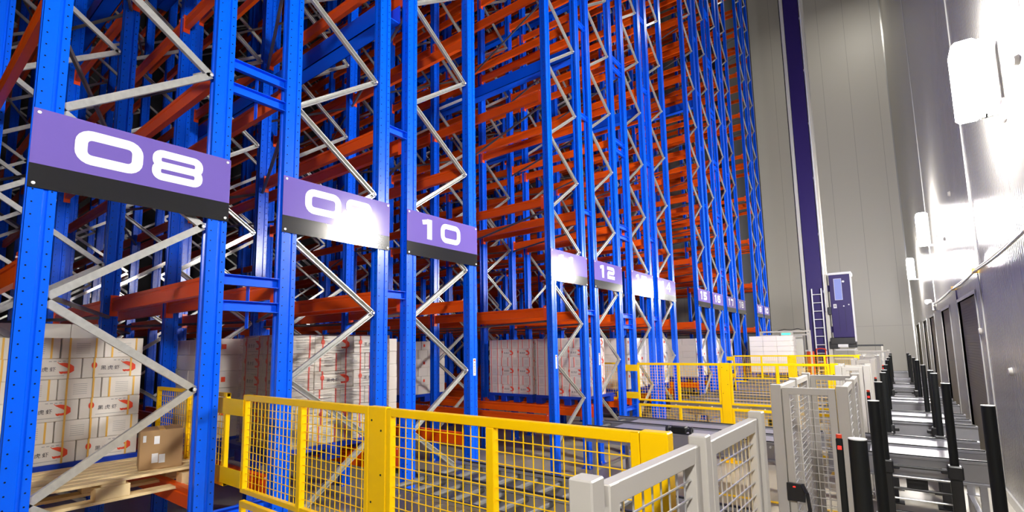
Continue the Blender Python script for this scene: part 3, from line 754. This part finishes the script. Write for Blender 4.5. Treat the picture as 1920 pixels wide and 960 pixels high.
# plain wrapped stack on the far conveyor
t = thing('wrapped_stack', 'plain pale film wrapped stack standing alone left of the crane mast', 'stack', (-3.04, 18.05, ZC+.014), 0)
plm = M().m('palecarton')
for l in range(7):
    for i in range(3):
        for j in range(3): plm.cbox(-.60+i*.40+.002, -.20+i*.40-.002, -.5+j*.333, -.5+(j+1)*.333-.003, .15+l*.163, .15+(l+1)*.163-.003, .005)
link('load', plm.mesh('load'), t)
link('pallet', M().m('bluepl').cbox(-.60, .60, -.5, .5, .09, .145, .004).cbox(-.60, -.45, -.5, .5, .0, .09, .004).cbox(.45, .60, -.5, .5, 0, .09, .004).cbox(-.07, .07, -.5, .5, 0, .09, .004).mesh('pallet'), t)
# profile check gantry above it
t = thing('check_gantry', 'grey gantry with a green light over the plain wrapped stack', 'gantry', (-2.8, 18.85, 0), 0)
link('upright', M().m('grey').box(-.75, -.70, -.03, .03, 0, H+.33).mesh('upright'), t); link('upright', M().m('grey').box(.72, .77, -.03, .03, 0, H+.33).mesh('upright'), t)
link('cross_bar', M().m('grey').box(-.75, .77, -.03, .03, H+.33, H+.38).box(-.75, .77, -.02, .02, H+.22, H+.25).mesh('cross_bar'), t)
link('light_head', M().m('grey').cbox(-.12, .26, -.10, -.03, H+.20, H+.34, .02).m('greenled').cyl((-.02, -.105, H+.27), (-.02, -.10, H+.27), .0, 3).cbox(-.07, .19, -.106, -.10, H+.245, H+.30, .003).mesh('light_head'), t, label='grey head with a glowing green bar')
link('cable', M().m('black').tube([(-.2, 0, H+.38), (0, 0, H+.43), (.2, 0, H+.40), (.4, 0, H+.44), (.6, 0, H+.38), (.75, 0, H+.30)], .012).mesh('cable'), t)
# cabinets by the crane
t = thing('control_cabinet', 'pale control cabinet standing beside the plain wrapped stack', 'cabinet', (-2.40, 19.3, 0), 0)
link('cabinet_body', M().m('cream').cbox(-.24, .1, -.2, .2, .0, H+.25, .01).mesh('cabinet_body'), t)
link('cabinet_door', M().m('cream').cbox(-.22, .08, -.215, -.2, .1, H+.2, .004).m('blackmetal').box(.04, .06, -.225, -.215, 1.1, 1.25).mesh('cabinet_door'), t)
t = thing('orange_cabinet', 'small orange box standing at the foot of the crane mast', 'cabinet', (-2.12, 19.2, 0), 0)
link('cabinet_body', M().m('redorange').cbox(-.10, .10, -.12, .12, 0, H-.32, .01).mesh('cabinet_body'), t)
link('cabinet_lid', M().m('white').cbox(-.13, .02, -.13, .10, H-.32, H-.27, .006).mesh('cabinet_lid'), t)

# ------------------------------------------------------------------ stacker crane
Yc = 19.75
t = thing('stacker_crane', 'tall dark purple stacker crane mast with a ladder and an operator cab', 'crane', (-1.87, Yc, 0), 0)
link('mast', M().m('purpledark').cbox(-.27, .20, 0, .50, .3, 19.5, .01).mesh('mast'), t)
link('guide_rail', M().m('cream').cbox(-.40, -.28, .05, .45, .3, 19.5, .01).m('blackmetal').box(-.43, -.405, .1, .3, .3, 19.5).mesh('guide_rail'), t, label='cream strip left of the mast')
link('guide_rail', M().m('cream').cbox(.21, .33, .05, .45, .3, 19.5, .01).mesh('guide_rail'), t, label='cream strip right of the mast')
for k in range(8): link('mast_fitting', M().m('bolt').box(.205, .235, -.012, .0, 3.6+k*2.0, 3.68+k*2.0).mesh('mast_fitting'), t)
link('power_rail', M().m('white').cyl((.25, -.03, H+1.0), (.25, -.03, 19.0), .02, 8).mesh('power_rail', True), t)
link('base_carriage', M().m('purpledark').cbox(-.9, .9, .05, .45, .05, .35, .02).m('blackmetal').cyl((-.7, .1, .14), (-.7, .4, .14), .14, 20).cyl((.7, .1, .14), (.7, .4, .14), .14, 20).mesh('base_carriage'), t)
la = link('ladder', M().m('white').cyl((-.12, -.10, .5), (-.12, -.10, H+1.80), .022, 10).cyl((.16, -.10, .5), (.16, -.10, H+1.80), .022, 10).mesh('ladder', True), t)
for k in range(11): link('rung', M().m('white').cyl((-.12, -.10, .7+k*.285), (.16, -.10, .7+k*.285), .014, 8).mesh('rung'), la)
rd = M().m('red')
for z in (H-.30, H-.55, H-.80): rd.tube([(-.12, -.12, z), (-.11, -.25, z+.05), (.02, -.32, z+.07), (.15, -.25, z+.05), (.16, -.12, z)], .018, 8)
rd.tube([(-.11, -.25, H-1.0), (-.11, -.25, H-.25)], .014, 8).tube([(.15, -.25, H-1.0), (.15, -.25, H-.25)], .014, 8)
link('safety_hoop', rd.mesh('safety_hoop'), t, label='red hoops at the foot of the ladder')
# cab (front faces -y)
cab = M().m('purpledark').cbox(.40, .99, -.05, .85, H+.12, H+2.22, .015)
cb = link('cab', cab.mesh('cab'), t, label='purple operator cab')
link('cab_roof', M().m('white').cbox(.38, 1.03, -.08, .88, H+2.22, H+2.30, .01).mesh('cab_roof'), t)
link('cab_edge', M().m('white').cbox(.985, 1.035, -.07, -.02, H-.02, H+2.24, .004).mesh('cab_edge'), t)
link('cab_window', M().m('windowblue').box(.54, .74, -.056, -.05, H+1.38, H+2.08).m('white').box(.53, .54, -.058, -.05, H+1.37, H+2.09).box(.74, .75, -.058, -.05, H+1.37, H+2.09).box(.53, .75, -.058, -.05, H+2.08, H+2.09).box(.53, .75, -.058, -.05, H+1.37, H+1.38).mesh('cab_window'), t, label='pale blue lit window pane')
link('cab_lamp', M().m('white').cyl((.80, -.05, H+1.98), (.80, -.075, H+1.98), .035, 14).mesh('cab_lamp'), t)
link('cab_notice', M().m('paper').box(.47, .56, -.056, -.05, H+1.10, H+1.24).m('greyink').box(.49, .54, -.0565, -.056, H+1.13, H+1.21).mesh('cab_notice'), t)
link('cab_handle', M().m('bolt').cyl((.76, -.05, H+1.16), (.76, -.08, H+1.16), .02, 10).cyl((.90, -.05, H+1.20), (.90, -.08, H+1.20), .02, 10).mesh('cab_handle'), t)
link('door_groove', M().m('black').box(.60, .606, -.053, -.05, H+.3, H+1.1).box(.78, .786, -.053, -.05, H+.3, H+1.1).box(.60, .786, -.053, -.05, H+1.1, H+1.106).mesh('door_groove'), t)
link('cab_base', M().m('blackmetal').cbox(.30, 1.0, -.04, .8, H-.10, H+.12, .01).cbox(.26, .50, .0, .7, H-.25, H+.0, .01).cbox(.78, 1.0, -.02, .7, H-.22, H-.1, .01).mesh('cab_base'), t)
link('cab_step', M().m('white').cbox(.50, .78, -.05, .3, H-.20, H-.10, .006).box(.42, .98, -.06, -.03, H-.30, H-.27).mesh('cab_step'), t)
link('cab_arm', M().m('purpledark').cbox(.20, .42, .1, .4, H+.3, H+.5, .01).cbox(.20, .42, .1, .4, H+1.7, H+1.9, .01).mesh('cab_arm'), t)
link('cab_bracket', M().m('blackmetal').cbox(.30, .42, -.03, .3, H+.9, H+1.15, .01).mesh('cab_bracket'), t)
t = thing('barrier_rail', 'long low dark rail barrier standing before the back wall, right of the crane', 'barrier', (0, 24.5, 0), 0)
for x in (-1.95, -1.1, -.25): link('post', M().m('grey').box(x-.03, x+.03, -.03, .03, 0, H-.22).mesh('post'), t)
link('top_rail', M().m('blackmetal').cbox(-2.0, -.2, -.03, .03, H-.22, H-.15, .006).mesh('top_rail'), t)
link('middle_rail', M().m('grey').cbox(-2.0, -.2, -.02, .02, H-.75, H-.70, .006).mesh('middle_rail'), t)
# crane rails on the floor in the aisles
for a, b, lab in ((4.49, 6.18, 'racks 10 and 11'), (11.6, 13.36, 'racks 14 and 15'), (18.81, 20.74, 'racks 18 and 19')):
    yy = (a+b)/2
    thing('crane_rail', 'steel crane rail on the floor of the aisle between %s' % lab, 'rail', (0, yy, 0), 0, 'crane floor rails',
          M().m('roller').prism([(-.05, 0), (.05, 0), (.05, .012), (.012, .02), (.012, .06), (.03, .07), (.03, .09), (-.03, .09), (-.03, .07), (-.012, .06), (-.012, .02), (-.05, .012)], -20, -2.85 if a > 18 else -3.6, 'x').mesh('crane_rail'))

# ------------------------------------------------------------------ wall details
def sag(y0, y1, z0, z1, s, x, n=8): return [(x, y0+(y1-y0)*i/n, z0+(z1-z0)*i/n - s*math.sin(PI*i/n)) for i in range(n+1)]
for q, lab in ((0, 'upper'), (1, 'lower')):
    pts = []
    for a, b in ((2.5, 5.6), (5.6, 8.75), (8.75, 11.5), (11.5, 16.1)): pts += sag(a, b, H+.90-.03*q, H+.90-.03*q, .012+.014*q, WX-.03-.02*q)
    thing('wall_cable', '%s of two pale cables sagging along the steel wall above the doors' % lab, 'cable', (0, 0, 0), 0, 'wall cables', M().m('cream').tube(pts, .013, 8).mesh('wall_cable', True))
for i, y in enumerate((5.6, 8.75, 11.5)):
    thing('cable_clip', 'yellowish cable clip on the steel wall, %s from the camera' % ('first', 'second', 'third')[i], 'clip', (WX, y, H+.87), 0, 'cable clips', M().m('strapy').cbox(-.065, 0, -.02, .02, -.02, .05, .004).m('purpledark').box(-.012, 0, -.008, .008, -.22, -.02).mesh('cable_clip'))
t = thing('wall_spotlight', 'small twin spotlight at the far end of the wall cables', 'lamp', (WX, 16.3, H+.82), 0)
link('back_box', M().m('cream').cbox(-.08, 0, -.14, .14, -.10, .10, .008).mesh('back_box'), t)
for s in (-1, 1): link('spot_head', M().m('white').cyl((-.10, .10*s, .14), (-.18, .13*s-.03, .12), .05, 14, .065).mesh('spot_head'), t)
for i, (y, z) in enumerate(((5.55, H+2.20), (10.9, H+2.4), (12.5, H+1.9), (9.3, H+.1), (7.5, H-.35))):
    thing('wall_plug', 'round grey plug cap on the steel wall, %s' % ('beside the brightest lamp', 'beyond the brightest lamp', 'below the middle lamp', 'beside the nearest door frame', 'low beside the near black post')[i], 'cap', (WX, y-.15, z), 0, 'wall plug caps',
          M().m('grey').cyl((-.03, 0, 0), (0, 0, 0), .035, 16, .045).mesh('wall_plug', True))
